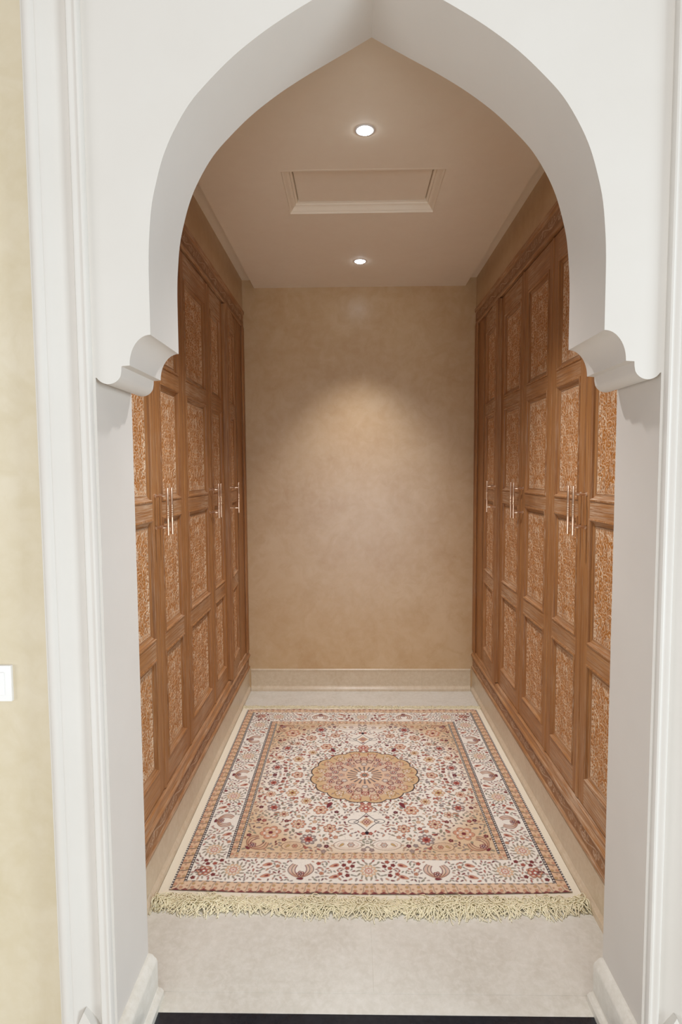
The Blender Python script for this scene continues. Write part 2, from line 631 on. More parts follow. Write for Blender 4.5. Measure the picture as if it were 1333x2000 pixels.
def leaf_pts(cx, cy, ang, L, W, n=26):
    t = np.linspace(0, 1, n)
    w = W * np.sin(np.pi * t ** 0.75)
    c, s = math.cos(ang), math.sin(ang)
    up = np.stack([cx + c * L * t - s * w, cy + s * L * t + c * w], 1)
    dn = np.stack([cx + c * L * t + s * w, cy + s * L * t - c * w], 1)
    vn = np.stack([cx + c * L * t * 0.8, cy + s * L * t * 0.8], 1)
    return np.concatenate([up, dn]), vn


def leaf_mask(X, Y, cx, cy, ang, L, W):
    c, s = math.cos(ang), math.sin(ang)
    u = ((X - cx) * c + (Y - cy) * s) / L
    v = -(X - cx) * s + (Y - cy) * c
    uu = np.clip(u, 0, 1)
    w = W * np.sin(np.pi * uu ** 0.75)
    inside = (u > 0) & (u < 1) & (np.abs(v) < w)
    return np.where(inside, 1 - (v / np.maximum(w, 1e-5)) ** 2, 0)


def carve_quarter(nx, ny, w, h, seed):
    """height 0..1 and lime 0..1 over one quarter of a panel (x 0..w, y 0..h from the panel's centre)."""
    rnd = random.Random(seed)
    x = (np.arange(nx) + 0.0) / (nx - 1) * w
    y = (np.arange(ny) + 0.0) / (ny - 1) * h
    X, Y = np.meshgrid(x, y)
    lines, thick, H = [], [], np.zeros_like(X)
    # pointed medallion and its rosette
    a, b = 0.056, 0.088
    t = np.linspace(0, 1, 90)
    lines.append(np.stack([a * (1 - t ** 1.8) ** 0.8, b * t], 1))
    med = (X / a) < (1 - np.clip(Y / b, 0, 1) ** 1.8) ** 0.8
    for r, n, ph in ((0.016, 6, 0), (0.031, 8, 0.39), (0.046, 10, 0)):
        for k in range(n):
            an = 2 * np.pi * k / n + ph
            cx, cy = r * 0.55 * math.cos(an), r * 0.75 * math.sin(an)
            o, v = leaf_pts(cx, cy, an, r * 0.75, r * 0.26)
            lines.append(o)
            H = np.maximum(H, leaf_mask(X, Y, cx, cy, an, r * 0.75, r * 0.26))
    # scrolling vines
    sp = [(0.086, 0.048, 0.030, 0.6, 1.5), (0.050, 0.118, 0.032, 3.4, 1.6), (0.097, 0.118, 0.026, 1.2, -1.5),
          (0.022, 0.158, 0.022, 0.2, 1.5), (0.076, 0.162, 0.022, 2.2, -1.5), (0.112, 0.158, 0.016, 4.2, 1.4),
          (0.108, 0.008, 0.022, 4.5, 1.4), (0.018, 0.106, 0.016, 5.1, -1.4), (0.116, 0.086, 0.014, 2.0, 1.4)]
    for cx, cy, r, a0, tr in sp:
        s = spiral(cx, cy, r, r * 0.18, a0, tr)
        lines.append(s)
        for q in range(4, 86, 13):
            p, p2 = s[q], s[q + 2]
            an = math.atan2(*(p2 - p)[::-1]) + (0.9 if (q // 13) % 2 else -0.9) * (1 if tr > 0 else -1)
            L = 0.015 + 0.010 * rnd.random()
            W = L * 0.27
            o, v = leaf_pts(p[0], p[1], an, L, W)
            lines.append(o)
            H = np.maximum(H, leaf_mask(X, Y, p[0], p[1], an, L, W))
    # fringe of drop leaves along the top edge and small ones along the side
    for k in range(9):
        cx = 0.007 + k * 0.0145
        o, v = leaf_pts(cx, h - 0.003, -np.pi / 2, 0.017, 0.0045)
        lines.append(o)
        H = np.maximum(H, leaf_mask(X, Y, cx, h - 0.003, -np.pi / 2, 0.017, 0.0045))
    for k in range(9):
        cy = 0.010 + k * 0.0195
        o, v = leaf_pts(w - 0.003, cy, np.pi * 0.8, 0.014, 0.004)
        lines.append(o)
        H = np.maximum(H, leaf_mask(X, Y, w - 0.003, cy, np.pi * 0.8, 0.014, 0.004))
    # short curls and drops fill what is still bare
    D0 = dist_field(X, Y, np.concatenate(lines))
    cells = [(j, i) for j in range(2, ny - 2, 2) for i in range(2, nx - 2, 2)]
    rnd.shuffle(cells)
    for j, i in cells:
        if D0[j, i] > 0.0060:
            px, py = X[j, i], Y[j, i]
            an = rnd.random() * 6.28
            cu = spiral(px, py, 0.0056, 0.0026, an, rnd.choice((0.45, -0.45, 0.6)), 16)
            lines.append(cu)
            D0 = np.minimum(D0, dist_field(X, Y, cu))
    pts = np.concatenate(lines)
    pts = pts[(pts[:, 0] > -0.01) & (pts[:, 0] < w + 0.01) & (pts[:, 1] > -0.01) & (pts[:, 1] < h + 0.01)]
    D = dist_field(X, Y, pts)
    groove = np.exp(-(D / 0.00108) ** 2)
    lime = np.clip(groove * 1.15, 0, 1)
    edge = np.minimum(w - X, h - Y)
    lime = np.maximum(lime, np.exp(-((edge - 0.001) / 0.0012) ** 2) * 0.8)
    Ht = np.where(H > 0, 0.45 + 0.55 * H, 0.22) * (1 - 0.75 * groove)
    Ht = np.where(edge < 0.003, 0.6, Ht)
    return Ht, lime


def mirror4(A):
    R = np.concatenate([A[:, :0:-1], A], 1)
    return np.concatenate([R[:0:-1], R], 0)


qx, qy = 92, 134
Hq, Lq = carve_quarter(qx, qy, PW / 2, PH / 2, 4)
Hf, Lf = mirror4(Hq), mirror4(Lq)
gx = np.linspace(-PW / 2, PW / 2, Hf.shape[1])
gy = np.linspace(-PH / 2, PH / 2, Hf.shape[0])
GX, GY = np.meshgrid(gx, gy)
panel_src = grid_obj('carved_panel', GX, GY, Hf * 0.0028, M_CARVED, {'lime': ('FLOAT', Lf)})
PANEL_MESH = panel_src.data
bpy.data.objects.remove(panel_src)

# carved running scroll for the wardrobe's top and bottom rails
BL, BH = 2.30, 0.052
nu, nv = 1060, 27
u = np.linspace(0, BL, nu)
v = np.linspace(0, BH, nv)
U, V = np.meshgrid(u, v)
per = 0.115
pts = []
for k in range(int(BL / per) + 2):
    c0 = k * per
    sgn = 1 if k % 2 else -1
    t = np.linspace(0, 1, 60)
    pts.append(np.stack([c0 + per * t, BH / 2 + sgn * 0.013 * np.sin(np.pi * t)], 1))
    pts.append(spiral(c0 + per / 2, BH / 2 + sgn * 0.001, 0.017, 0.003, 0.5, 1.4 * sgn, 50))
    for dx, an in ((0.02, 0.9), (0.095, 2.2), (0.06, -1.3 * sgn), (0.04, 1.4 * sgn)):
        o, _ = leaf_pts(c0 + dx, BH / 2 - sgn * 0.004, an * -sgn, 0.018, 0.005)
        pts.append(o)
D = np.full(U.shape, 9.0)
P = np.concatenate(pts)
order = np.argsort(P[:, 0])
P = P[order]
for a in range(0, nu, 40):
    lo, hi = u[a] - 0.02, u[min(a + 39, nu - 1)] + 0.02
    q = P[(P[:, 0] > lo) & (P[:, 0] < hi)]
    if len(q):
        D[:, a:a + 40] = dist_field(U[:, a:a + 40], V[:, a:a + 40], q)
gr = np.exp(-(D / 0.0019) ** 2)
band_src = grid_obj('carved_band', U, V, 0.0025 * (0.8 - 0.7 * gr), M_BAND, {'lime': ('FLOAT', np.clip(gr, 0, 1))})
BAND_MESH = band_src.data
bpy.data.objects.remove(band_src)

# ------------------------------------------------------------------ wardrobes
ROWS = [(0.385, 0.815), (0.885, 1.335), (1.395, 1.845), (1.905, 2.345)]
Z_D0, Z_D1 = 0.291, 2.452
DOOR_T = 0.030
MOLD = [(0.0, 0.0), (0.001, 0.0035), (0.006, 0.0045), (0.010, 0.001), (0.012, -0.006), (0.021, -0.010), (0.025, -0.0095),
        (0.027, -0.013)]


def build_wardrobe(s, X, joints, label, ajar):
    """s=-1: left wall (fronts face +x); s=1: right wall (fronts face -x). d grows towards the passage."""
    root = tag(empty('wardrobe', (X, (Y_FAR + Y_BACK) / 2, Z_WB)), label, 'wardrobe')

    def P(d, y, z):
        return (X - s * d, y, z)

    def dbox(bm, d0, d1, y0, y1, z0, z1, mi=0):
        a, b = sorted((X - s * d0, X - s * d1))
        box(bm, a, b, y0, y1, z0, z1, mi)

    y_end = joints[-1]
    y0w = Y_FAR + 0.002
    # dark carcass behind the doors
    bm = bmesh.new()
    dbox(bm, -0.60, -0.58, y0w, Y_BACK - 0.001, Z_WB, Z_WT)
    dbox(bm, -0.60, -0.045, y0w, y0w + 0.02, Z_WB, Z_WT)
    dbox(bm, -0.60, -0.045, Y_BACK - 0.021, Y_BACK - 0.001, Z_WB, Z_WT)
    dbox(bm, -0.60, -0.045, y0w, Y_BACK - 0.001, Z_WB, Z_WB + 0.02)
    dbox(bm, -0.60, -0.045, y0w, Y_BACK - 0.001, Z_WT - 0.02, Z_WT)
    mesh_obj('carcass', bm, M_DARK, root)

    # bottom rail: beaded, with a carved band
    def rail(name, prof):
        bm = bmesh.new()
        poly = [(X - s * d, z) for d, z in prof]
        prism(bm, poly, 'y', y0w, Y_BACK - 0.001)
        return mesh_obj(name, bm, M_WOODH, root, smooth=30)
    br = rail('bottom_rail', [(-0.045, 0.156), (0.004, 0.156), (0.010, 0.159), (0.012, 0.165), (0.010, 0.172), (0.005, 0.175), (0.003, 0.179),
              (0.003, 0.236), (0.006, 0.240), (0.013, 0.244), (0.015, 0.250), (0.013, 0.256), (0.007, 0.261), (0.005, 0.270),
              (0.004, 0.284), (-0.002, 0.287), (-0.045, 0.287)])
    tr = rail('top_rail', [(-0.045, 2.458), (0.003, 2.458), (0.006, 2.461), (0.007, 2.465), (0.006, 2.470), (0.004, 2.473), (0.004, 2.540),
              (0.006, 2.543), (0.008, 2.547), (0.010, 2.552), (0.011, 2.5645), (-0.045, 2.5645)])
    for par, z in ((br, 0.182), (tr, 2.480)):
        o = bpy.data.objects.new('carved_band', BAND_MESH)
        if s < 0:
            M = Matrix(((0, 0, 1, X + 0.0035), (1, 0, 0, y0w + 0.01), (0, 1, 0, z), (0, 0, 0, 1)))
        else:
            M = Matrix(((0, 0, -1, X - 0.0035), (-1, 0, 0, Y_BACK - 0.02), (0, 1, 0, z), (0, 0, 0, 1)))
        o.matrix_basis = M
        link(o, par)
    # upright post at the far end, in two steps
    bm = bmesh.new()
    dbox(bm, -0.045, 0.008, 3.842, Y_BACK - 0.001, 0.2865, 2.4585)
    dbox(bm, -0.045, -0.004, y_end + 0.010, 3.842, 0.2865, 2.4585)
    tube(bm, P(0.006, 3.842, 0.2865), P(0.006, 3.842, 2.4585), 0.007, 10)
    mesh_obj('end_post', bm, M_WOODV, root, smooth=35)

    nd = len(joints) - 1
    for k in range(nd):
        ya, yb = joints[k] + 0.0015, joints[k + 1] - 0.0015
        base = -0.008
        ang = ajar if k == nd - 1 else 0.0       # the far single door stands ajar, hinged at its far side
        hinge = Vector(P(base, yb, 0))
        R = Matrix.Translation(hinge) @ Matrix.Rotation(-s * ang, 4, 'Z') @ Matrix.Translation(-hinge)

        def T(d, y, z):
            return R @ Vector(P(base + d, y, z))
        bm = bmesh.new()
        st = 0.052
        oy0, oy1 = ya + st, yb - st

        def tb(d0, d1, y0, y1, z0, z1, mi):
            vs = box(bm, d0, d1, y0, y1, z0, z1, mi)
            for q in vs:
                q.co = T(*q.co)
        tb(-DOOR_T, 0, ya, oy0, Z_D0, Z_D1, 0)
        tb(-DOOR_T, 0, oy1, yb, Z_D0, Z_D1, 0)
        zs = [Z_D0] + [z for r in ROWS for z in r] + [Z_D1]
        for i in range(0, len(zs), 2):
            tb(-DOOR_T, 0, oy0, oy1, zs[i], zs[i + 1], 1)
        for z0, z1 in ROWS:
            rg = [[bm.verts.new(T(h, y, z)) for y, z in ((oy0 + i, z0 + i), (oy1 - i, z0 + i), (oy1 - i, z1 - i), (oy0 + i, z1 - i))]
                  for i, h in MOLD]
            for mk, (A, B) in enumerate(zip(rg, rg[1:])):
                for i in range(4):
                    f = bm.faces.new((A[i], A[(i + 1) % 4], B[(i + 1) % 4], B[i]))
                    f.material_index = (2 if mk in (0, 1) else 1 if i % 2 == 0 else 0)
            tb(-DOOR_T, -0.0145, oy0, oy1, z0, z1, 0)
        # rounded cover bead where two leaves meet
        for yy, on in ((ya, k in (2, 1, 3)),):
            if on:
                n = 8
                prof2 = [(0.0045 * math.sin(math.pi * i / n), yy + 0.011 - 0.011 * math.cos(math.pi * i / n) - 0.006) for i in range(n + 1)]
                A = [bm.verts.new(T(d, y, Z_D0)) for d, y in prof2]
                B = [bm.verts.new(T(d, y, Z_D1)) for d, y in prof2]
                for i in range(n):
                    bm.faces.new((A[i], A[i + 1], B[i + 1], B[i]))
                bm.faces.new(A)
                bm.faces.new(B)
        door = mesh_obj('door', bm, [M_WOODV, M_WOODH, M_LIP], root, smooth=30)
        inset = MOLD[-1][0]
        for z0, z1 in ROWS:
            o = bpy.data.objects.new('carved_panel', PANEL_MESH)
            w, h = (oy1 - oy0) - 2 * inset, (z1 - z0) - 2 * inset
            c = Vector(P(base - 0.0125, (oy0 + oy1) / 2, (z0 + z1) / 2))
            if s < 0:
                B = Matrix(((0, 0, 1, c.x), (w / PW, 0, 0, c.y), (0, h / PH, 0, c.z), (0, 0, 0, 1)))
            else:
                B = Matrix(((0, 0, -1, c.x), (-w / PW, 0, 0, c.y), (0, h / PH, 0, c.z), (0, 0, 0, 1)))
            o.matrix_basis = R @ B
            link(o, door)
        # bar handle on two posts
        hy = {0: yb - 0.022, 1: ya + 0.024, 2: yb - 0.022, 3: ya + 0.024, 4: ya + 0.022}[k]
        bm = bmesh.new()
        out = (T(1, 0, 0) - T(0, 0, 0)).normalized()
        pd = 0.047
        z0, z1, zc = 1.272, 1.448, 1.360
        r = 0.0052
        lathe(bm, T(pd, hy, z0), (0, 0, 1),
              [(0, 0), (r * 0.8, 0), (r, 0.001), (r, 0.064)] +
              [p for i in range(6) for p in ((r * 1.02, 0.066 + i * 0.008), (r * 1.32, 0.069 + i * 0.008), (r * 1.32, 0.071 + i * 0.008))] +
              [(r, 0.114), (r, z1 - z0 - 0.001), (r * 0.8, z1 - z0), (0, z1 - z0)], 14)
        for z in (1.301, 1.418):
            lathe(bm, T(0.0, hy, z), out, [(0.008, 0), (0.008, 0.003), (0.0045, 0.006), (0.004, 0.02), (0.0055, 0.026), (0.0055, 0.031),
                                           (0.004, 0.034), (0.004, pd)], 12)
        mesh_obj('handle', bm, M_STEEL, door, smooth=40)
    return root


build_wardrobe(-1, X_L, [1.74, 2.150, 2.508, 2.975, 3.315, 3.675],
               'limed carved oak wardrobe along the left wall, its farthest door ajar', 0.078)
build_wardrobe(1, X_R, [1.690, 2.097, 2.455, 2.860, 3.275, 3.685],
               'limed carved oak wardrobe along the right wall, opposite the left one', 0.055)

# ------------------------------------------------------------------ rug
RX, RY = 0.040, 2.776
HXR, HYR = 0.7215, 0.796
RES = 900
qw, qh = int(HXR * RES), int(HYR * RES)
Xq, Yq = np.meshgrid((np.arange(qw) + 0.5) / RES, (np.arange(qh) + 0.5) / RES)
C_CREAM, C_TAN, C_PEACH = lin((236, 230, 218)), lin((214, 184, 146)), lin((218, 184, 152))
C_DARK, C_MAR, C_RED = lin((52, 40, 48)), lin((124, 58, 62)), lin((178, 100, 86))
C_SALM, C_SAGE, C_GREY, C_GOLD = lin((204, 150, 122)), lin((152, 150, 128)), lin((160, 144, 138)), lin((198, 164, 112))
C_LIGHT, C_BROWN = lin((236, 230, 218)), lin((120, 78, 62))
img = np.empty((qh, qw, 3))
img[:] = C_CREAM
rnd = random.Random(11)


def win(cx, cy, r):
    x0, x1 = max(int((cx - r) * RES), 0), min(int((cx + r) * RES) + 2, qw)
    y0, y1 = max(int((cy - r) * RES), 0), min(int((cy + r) * RES) + 2, qh)
    return (slice(y0, y1), slice(x0, x1)) if x1 > x0 and y1 > y0 else None


def put(sl, m, c, a=1.0):
    m = np.clip(m, 0, 1)[..., None] * a
    img[sl] = img[sl] * (1 - m) + c * m


AA = 0.0013


def soft(d):                    # d<0 inside
    return np.clip(0.5 - d / AA, 0, 1)


def flower(cx, cy, r, n, c_out, c_mid, c_in, ph=0.0, edge=C_DARK, sy=1.0):
    """lobed blossom: dark contour, two rings of petals parted by thin lines, small heart."""
    sl = win(cx, cy, r * 1.35)
    if not sl:
        return
    X, Y = Xq[sl] - cx, (Yq[sl] - cy) / sy
    R, A = np.hypot(X, Y), np.arctan2(Y, X)
    q = np.abs(np.cos(n * A / 2 + ph))
    rad = r * (0.70 + 0.30 * q ** 0.7)
    put(sl, soft(R - rad), edge)
    put(sl, soft(R - rad + 0.0019), c_out)
    put(sl, soft(R - rad + 0.0019) * (q < 0.22), edge, 0.7)
    if r > 0.013:
        put(sl, soft(R - rad * 0.68), C_LIGHT, 0.7)
        q2 = np.abs(np.sin(n * A / 2 + ph))
        rad2 = r * (0.40 + 0.20 * q2)
        put(sl, soft(R - rad2), edge, 0.8)
        put(sl, soft(R - rad2 + 0.0017), c_mid)
        put(sl, soft(R - rad2 + 0.0017) * (q2 < 0.25), edge, 0.6)
    put(sl, soft(R - r * 0.22), edge, 0.8)
    put(sl, soft(R - r * 0.22 + 0.0013), c_in)


def leaf(cx, cy, L, W, ang, c, edge=C_DARK, ea=0.8):
    sl = win(cx, cy, L * 1.2)
    if not sl:
        return
    ca, sa = math.cos(ang), math.sin(ang)
    X, Y = Xq[sl] - cx, Yq[sl] - cy
    u, v = X * ca + Y * sa, -X * sa + Y * ca
    w = W * np.sqrt(np.clip(1 - (u / L) ** 2, 0, 1)) * (1 - 0.35 * u / L)
    d = np.abs(v) - w
    d = np.where(np.abs(u) > L, 0.01, d)
    put(sl, soft(d - 0.0004), edge, ea)
    put(sl, soft(d + 0.0014), c)


def stroke(pts, w, c, a=1.0):
    P = np.asarray(pts)
    m = 0.004 + w
    x0, x1 = max(int((P[:, 0].min() - m) * RES), 0), min(int((P[:, 0].max() + m) * RES) + 2, qw)
    y0, y1 = max(int((P[:, 1].min() - m) * RES), 0), min(int((P[:, 1].max() + m) * RES) + 2, qh)
    if x1 <= x0 or y1 <= y0:
        return
    sl = (slice(y0, y1), slice(x0, x1))
    put(sl, soft(dist_field(Xq[sl], Yq[sl], P) - w / 2), c, a)


def palmette(cx, cy, r, ux, uy):
    """tulip of nested arcs pointing along (ux, uy)."""
    vx, vy = -uy, ux
    t = np.linspace(-1, 1, 70)
    for k, (q, c) in enumerate(((1.0, C_BROWN), (0.86, C_SALM), (0.72, C_BROWN), (0.6, C_PEACH), (0.46, C_MAR))):
        a = q * r * np.sign(t) * np.sin(np.pi * np.minimum(np.abs(t), 1) * 0.78) ** 0.8
        b = r * (-0.75 + 1.5 * np.abs(t) ** 1.2) * (0.55 + 0.45 * q)
        stroke(np.stack([cx + vx * a + ux * b, cy + vy * a + uy * b], 1), 0.0045, c, 0.9)
    flower(cx - ux * r * 0.35, cy - uy * r * 0.35, r * 0.33, 5, C_RED, C_MAR, C_LIGHT)
    leaf(cx - ux * r * 0.85, cy - uy * r * 0.85, r * 0.28, r * 0.13, math.atan2(uy, ux) + 1.57, C_MAR)


def oval_scroll(cx, cy, rx, ry):
    t = np.linspace(0, 2 * np.pi, 90)
    stroke(np.stack([cx + rx * np.cos(t), cy + ry * np.sin(t)], 1), 0.003, C_BROWN)
    stroke(np.stack([cx + rx * 0.72 * np.cos(t), cy + ry * 0.7 * np.sin(t)], 1), 0.0022, C_RED, 0.7)
    flower(cx - rx * 0.2, cy, min(rx, ry) * 0.5, 6, C_SALM, C_CREAM, C_MAR)
    leaf(cx + rx * 0.45, cy, ry * 0.45, ry * 0.2, 0.8, C_GOLD)


# field ground: tan spandrels melting into cream
G0, G1, G2, G3 = 0.048, 0.177, 0.214, 0.0
ex, ey = HXR - Xq, HYR - Yq
edge_d = np.minimum(ex, ey)
f = (Xq / 0.52) ** 2.0 + (Yq / 0.58) ** 2.2
tan = np.clip((f - 0.72) / 0.5, 0, 1)
tan = tan * tan * (3 - 2 * tan) * 0.88
field = edge_d > G2
img += (field * tan)[..., None] * (C_TAN - C_CREAM)
placed = []


def free(x, y, r):
    return all((x - a) ** 2 + (y - b) ** 2 > (r + c) ** 2 for a, b, c in placed)


# vines of the field
for k in range(46):
    x, y, a = rnd.uniform(0, 0.50), rnd.uniform(0, 0.57), rnd.uniform(0, 6.28)
    s = spiral(x, y, rnd.uniform(0.02, 0.055), 0.008, a, rnd.choice((-1, 1)) * rnd.uniform(0.5, 0.9), 60)
    stroke(s, 0.0014, rnd.choice((C_GREY, C_SAGE, C_BROWN, C_SALM)), 0.75)
placed.append((0, 0, 0.235))
placed.append((0, 0.38, 0.07))
placed.append((0.08, 0.535, 0.05))
# larger blossoms of the field
for x, y, r in ((0.20, 0.30, 0.034), (0.34, 0.16, 0.032), (0.33, 0.0, 0.032), (0.155, 0.43, 0.03), (0.29, 0.40, 0.034), (0.41, 0.28, 0.032),
                (0.44, 0.07, 0.03), (0.24, 0.50, 0.036), (0.40, 0.46, 0.045), (0.44, 0.17, 0.026), (0.36, 0.33, 0.024), (0.27, 0.23, 0.026)):
    c = rnd.choice(((C_PEACH, C_SALM), (C_GREY, C_RED), (C_PEACH, C_GOLD), (C_SALM, C_PEACH)))
    flower(x, y, r, rnd.choice((6, 8)), c[0], c[1], C_MAR, rnd.random() * 6, rnd.choice((C_DARK, C_BROWN, C_BROWN)))
    for q in range(4):
        an = rnd.random() * 6.28
        leaf(x + r * 1.45 * math.cos(an), y + r * 1.45 * math.sin(an), 0.013, 0.005, an + 0.6, rnd.choice((C_SAGE, C_RED, C_GREY, C_SALM)))
    placed.append((x, y, r * 1.2))
palmette(0.45, 0.53, 0.05, -0.7, -0.7)
placed.append((0.45, 0.53, 0.05))
oval_scroll(0.078, 0.537, 0.058, 0.030)
oval_scroll(0.300, 0.545, 0.045, 0.026)
placed.append((0.30, 0.545, 0.04))
for k in range(9000):
    x, y = rnd.uniform(0, HXR - G2 - 0.008), rnd.uniform(0, HYR - G2 - 0.008)
    r = rnd.choice((0.0062, 0.007, 0.008, 0.0115))
    if not free(x, y, r):
        continue
    placed.append((x, y, r))
    if r > 0.0112:
        flower(x, y, r, 5, rnd.choice((C_SALM, C_RED, C_MAR, C_GREY, C_PEACH)), rnd.choice((C_MAR, C_LIGHT, C_GOLD)), C_LIGHT,
               rnd.random() * 6, rnd.choice((C_DARK, C_BROWN)))
    else:
        leaf(x, y, r * 1.25, r * 0.55, rnd.random() * 3.14,
             rnd.choice((C_SAGE, C_GREY, C_SALM, C_RED, C_MAR, C_SAGE, C_GREY, C_PEACH)), rnd.choice((C_DARK, C_BROWN, C_DARK)), 0.75)

# medallion
MX, MY = 0.272, 0.246
Xm, Ym = Xq / MX, Yq / MY
Rm, Am = np.hypot(Xm, Ym), np.arctan2(Ym, Xm)
scal = 0.93 + 0.065 * np.abs(np.cos(8 * Am + np.pi / 2)) ** 0.7
full = (slice(0, qh), slice(0, qw))
aa = 0.006
put(full, np.clip(0.5 - (Rm - scal) / aa, 0, 1), C_DARK)
put(full, np.clip(0.5 - (Rm - scal + 0.022) / aa, 0, 1), lin((208, 176, 136)))
put(full, np.clip((0.82 - Rm) / 0.2, 0, 1) * (Rm < scal - 0.02), lin((212, 192, 176)), 0.9)
put(full, np.clip((0.75 - Rm) / 0.25, 0, 1) * (Rm < scal - 0.02), C_PEACH, 0.5)
for ring, n, r, cs, ph in ((0.80, 16, 0.026, ((C_GOLD, C_PEACH), (C_SALM, C_TAN)), 0.5), (0.66, 16, 0.020, ((C_RED, C_SALM), (C_SALM, C_MAR)), 0.0),
                           (0.54, 16, 0.019, ((C_GREY, C_RED), (C_MAR, C_PEACH)), 0.5), (0.42, 12, 0.017, ((C_SALM, C_GREY), (C_GREY, C_LIGHT)), 0.0)):
    for k in range(n):
        an = 2 * np.pi * (k + ph) / n
        x, y = ring * MX * math.cos(an), ring * MY * math.sin(an)
        if x > -0.04 and y > -0.04:
            c = cs[k % 2]
            flower(x, y, r, 5, c[0], c[1], C_LIGHT, -2.5 * an, C_BROWN)
    for k in range(n * 2):
        an = 2 * np.pi * (k + 0.5) / (n * 2)
        x, y = (ring + 0.085) * MX * math.cos(an), (ring + 0.085) * MY * math.sin(an)
        if x > -0.02 and y > -0.02:
            leaf(x, y, 0.009, 0.0036, an, rnd.choice((C_SAGE, C_MAR, C_RED, C_GREY, C_LIGHT)), C_BROWN, 0.7)
put(full, np.clip(0.5 - (Rm - 0.34) / aa, 0, 1), C_PEACH)
ray = 0.5 + 0.5 * np.cos(20 * Am)
put(full, np.clip(0.5 - (Rm - 0.32) / aa, 0, 1) * (ray > 0.45), C_GREY, 0.8)
put(full, np.clip(0.5 - (Rm - 0.32) / aa, 0, 1) * (ray > 0.86), C_DARK, 0.7)
flower(0, 0, 0.044, 10, C_LIGHT, C_SALM, C_SAGE, 0, C_BROWN)
flower(0, 0, 0.014, 6, C_DARK, C_SAGE, C_DARK)
# pendants
flower(0, 0.285, 0.034, 8, C_SALM, C_RED, C_LIGHT, 0, C_MAR)
cy = 0.385
for q, c in ((1.0, C_DARK), (0.92, C_LIGHT), (0.62, C_PEACH)):
    dd = (np.abs(Xq) / 0.058) ** 0.85 + (np.abs(Yq - cy) / 0.066) ** 0.85
    put(full, np.clip(0.5 - (dd - q) / 0.03, 0, 1), c)
t = np.linspace(0, 2 * np.pi, 60)
stroke(np.stack([0.056 + 0.022 * np.cos(t), cy - 0.004 + 0.014 * np.sin(t)], 1), 0.0034, C_DARK)
flower(0, cy, 0.02, 6, C_SALM, C_RED, C_LIGHT)
leaf(0, cy - 0.04, 0.011, 0.006, 0, C_MAR)
leaf(0, cy + 0.075, 0.012, 0.008, 1.57, C_DARK)
t = np.linspace(0, 1, 60)
stroke(np.stack([0.03 + 0.16 * t, 0.265 + 0.045 * np.sin(t * 6.0)], 1), 0.003, C_DARK)
leaf(0.165, 0.262, 0.024, 0.010, 1.2, C_MAR)

# borders
brd = edge_d <= G2
put(full, brd * 1.0, C_CREAM)
side = ex <= ey                    # border along the long sides


def along(xx, yy):
    return np.where(side, Yq, Xq)


S = np.where(side, Yq, Xq)
E = edge_d
for g0, g1 in ((0.0, G0), (G1, G2)):
    m = (E >= g0) & (E < g1)
    put(full, m * 1.0, C_PEACH)
    put(full, (m & ~side) * 1.0, lin((224, 198, 170)), 0.8)
    uu = (E - g0) / (g1 - g0)
    ph = S / 0.042
    bend = uu - 0.5 + 0.16 * np.sin(uu * 6.28)
    cross = np.abs(((ph + 0.55 * bend) % 1.0) - 0.5) * 0.042
    put(full, m * soft(cross - 0.0022), C_DARK, np.where(side, 0.85, 0.45)[..., None])
    for off, uc, col, rr in ((0.0, 0.32, C_SALM, 0.0075), (0.0, 0.72, C_GOLD, 0.0065), (0.5, 0.5, C_SALM, 0.0042)):
        blob = np.hypot((((ph + off + 0.02) % 1.0) - 0.0) * 0.042 - 0.010, (uu - uc) * (g1 - g0))
        put(full, m * soft(blob - rr), C_BROWN, 0.6)
        put(full, m * soft(blob - rr + 0.0018), col, 0.9)
for off in (0.0045, G0, G1, G2 - 0.0045):
    wl = np.where(side, 0.0052, 0.0026)
    line = np.abs(E - off) < wl
    put(full, line * 1.0, C_DARK, np.where(side, 1.0, 0.75)[..., None])
    bead = np.hypot((((S / 0.0135) % 1.0) - 0.5) * 0.0135 * 0.8, (E - off) * 1.15)
    put(full, (line & side) * soft(bead - 0.0032), C_LIGHT)
    put(full, (line & ~side) * (((S / 0.026) % 1.0) < 0.5), C_PEACH, 0.85)
teeth = (~side) & (E < 0.013)
put(full, teeth * (np.abs(((S / 0.034) % 1.0) - 0.5) * 2 < 1 - E / 0.013), C_MAR, 0.9)

bc = (G0 + G1) / 2
placed = []
bx, by = HXR - bc, HYR - bc


def rosette(x, y):
    for q in range(14):
        an = 2 * np.pi * q / 14
        leaf(x + 0.041 * math.cos(an), y + 0.041 * math.sin(an), 0.0095, 0.0034, an + 0.5, C_SAGE, C_BROWN, 0.75)
    flower(x, y, 0.034, 10, C_PEACH, C_CREAM, C_SALM, 0, C_SAGE)
    flower(x, y, 0.017, 8, C_SALM, C_LIGHT, C_RED, 0, C_RED)
    placed.append((x, y, 0.048))


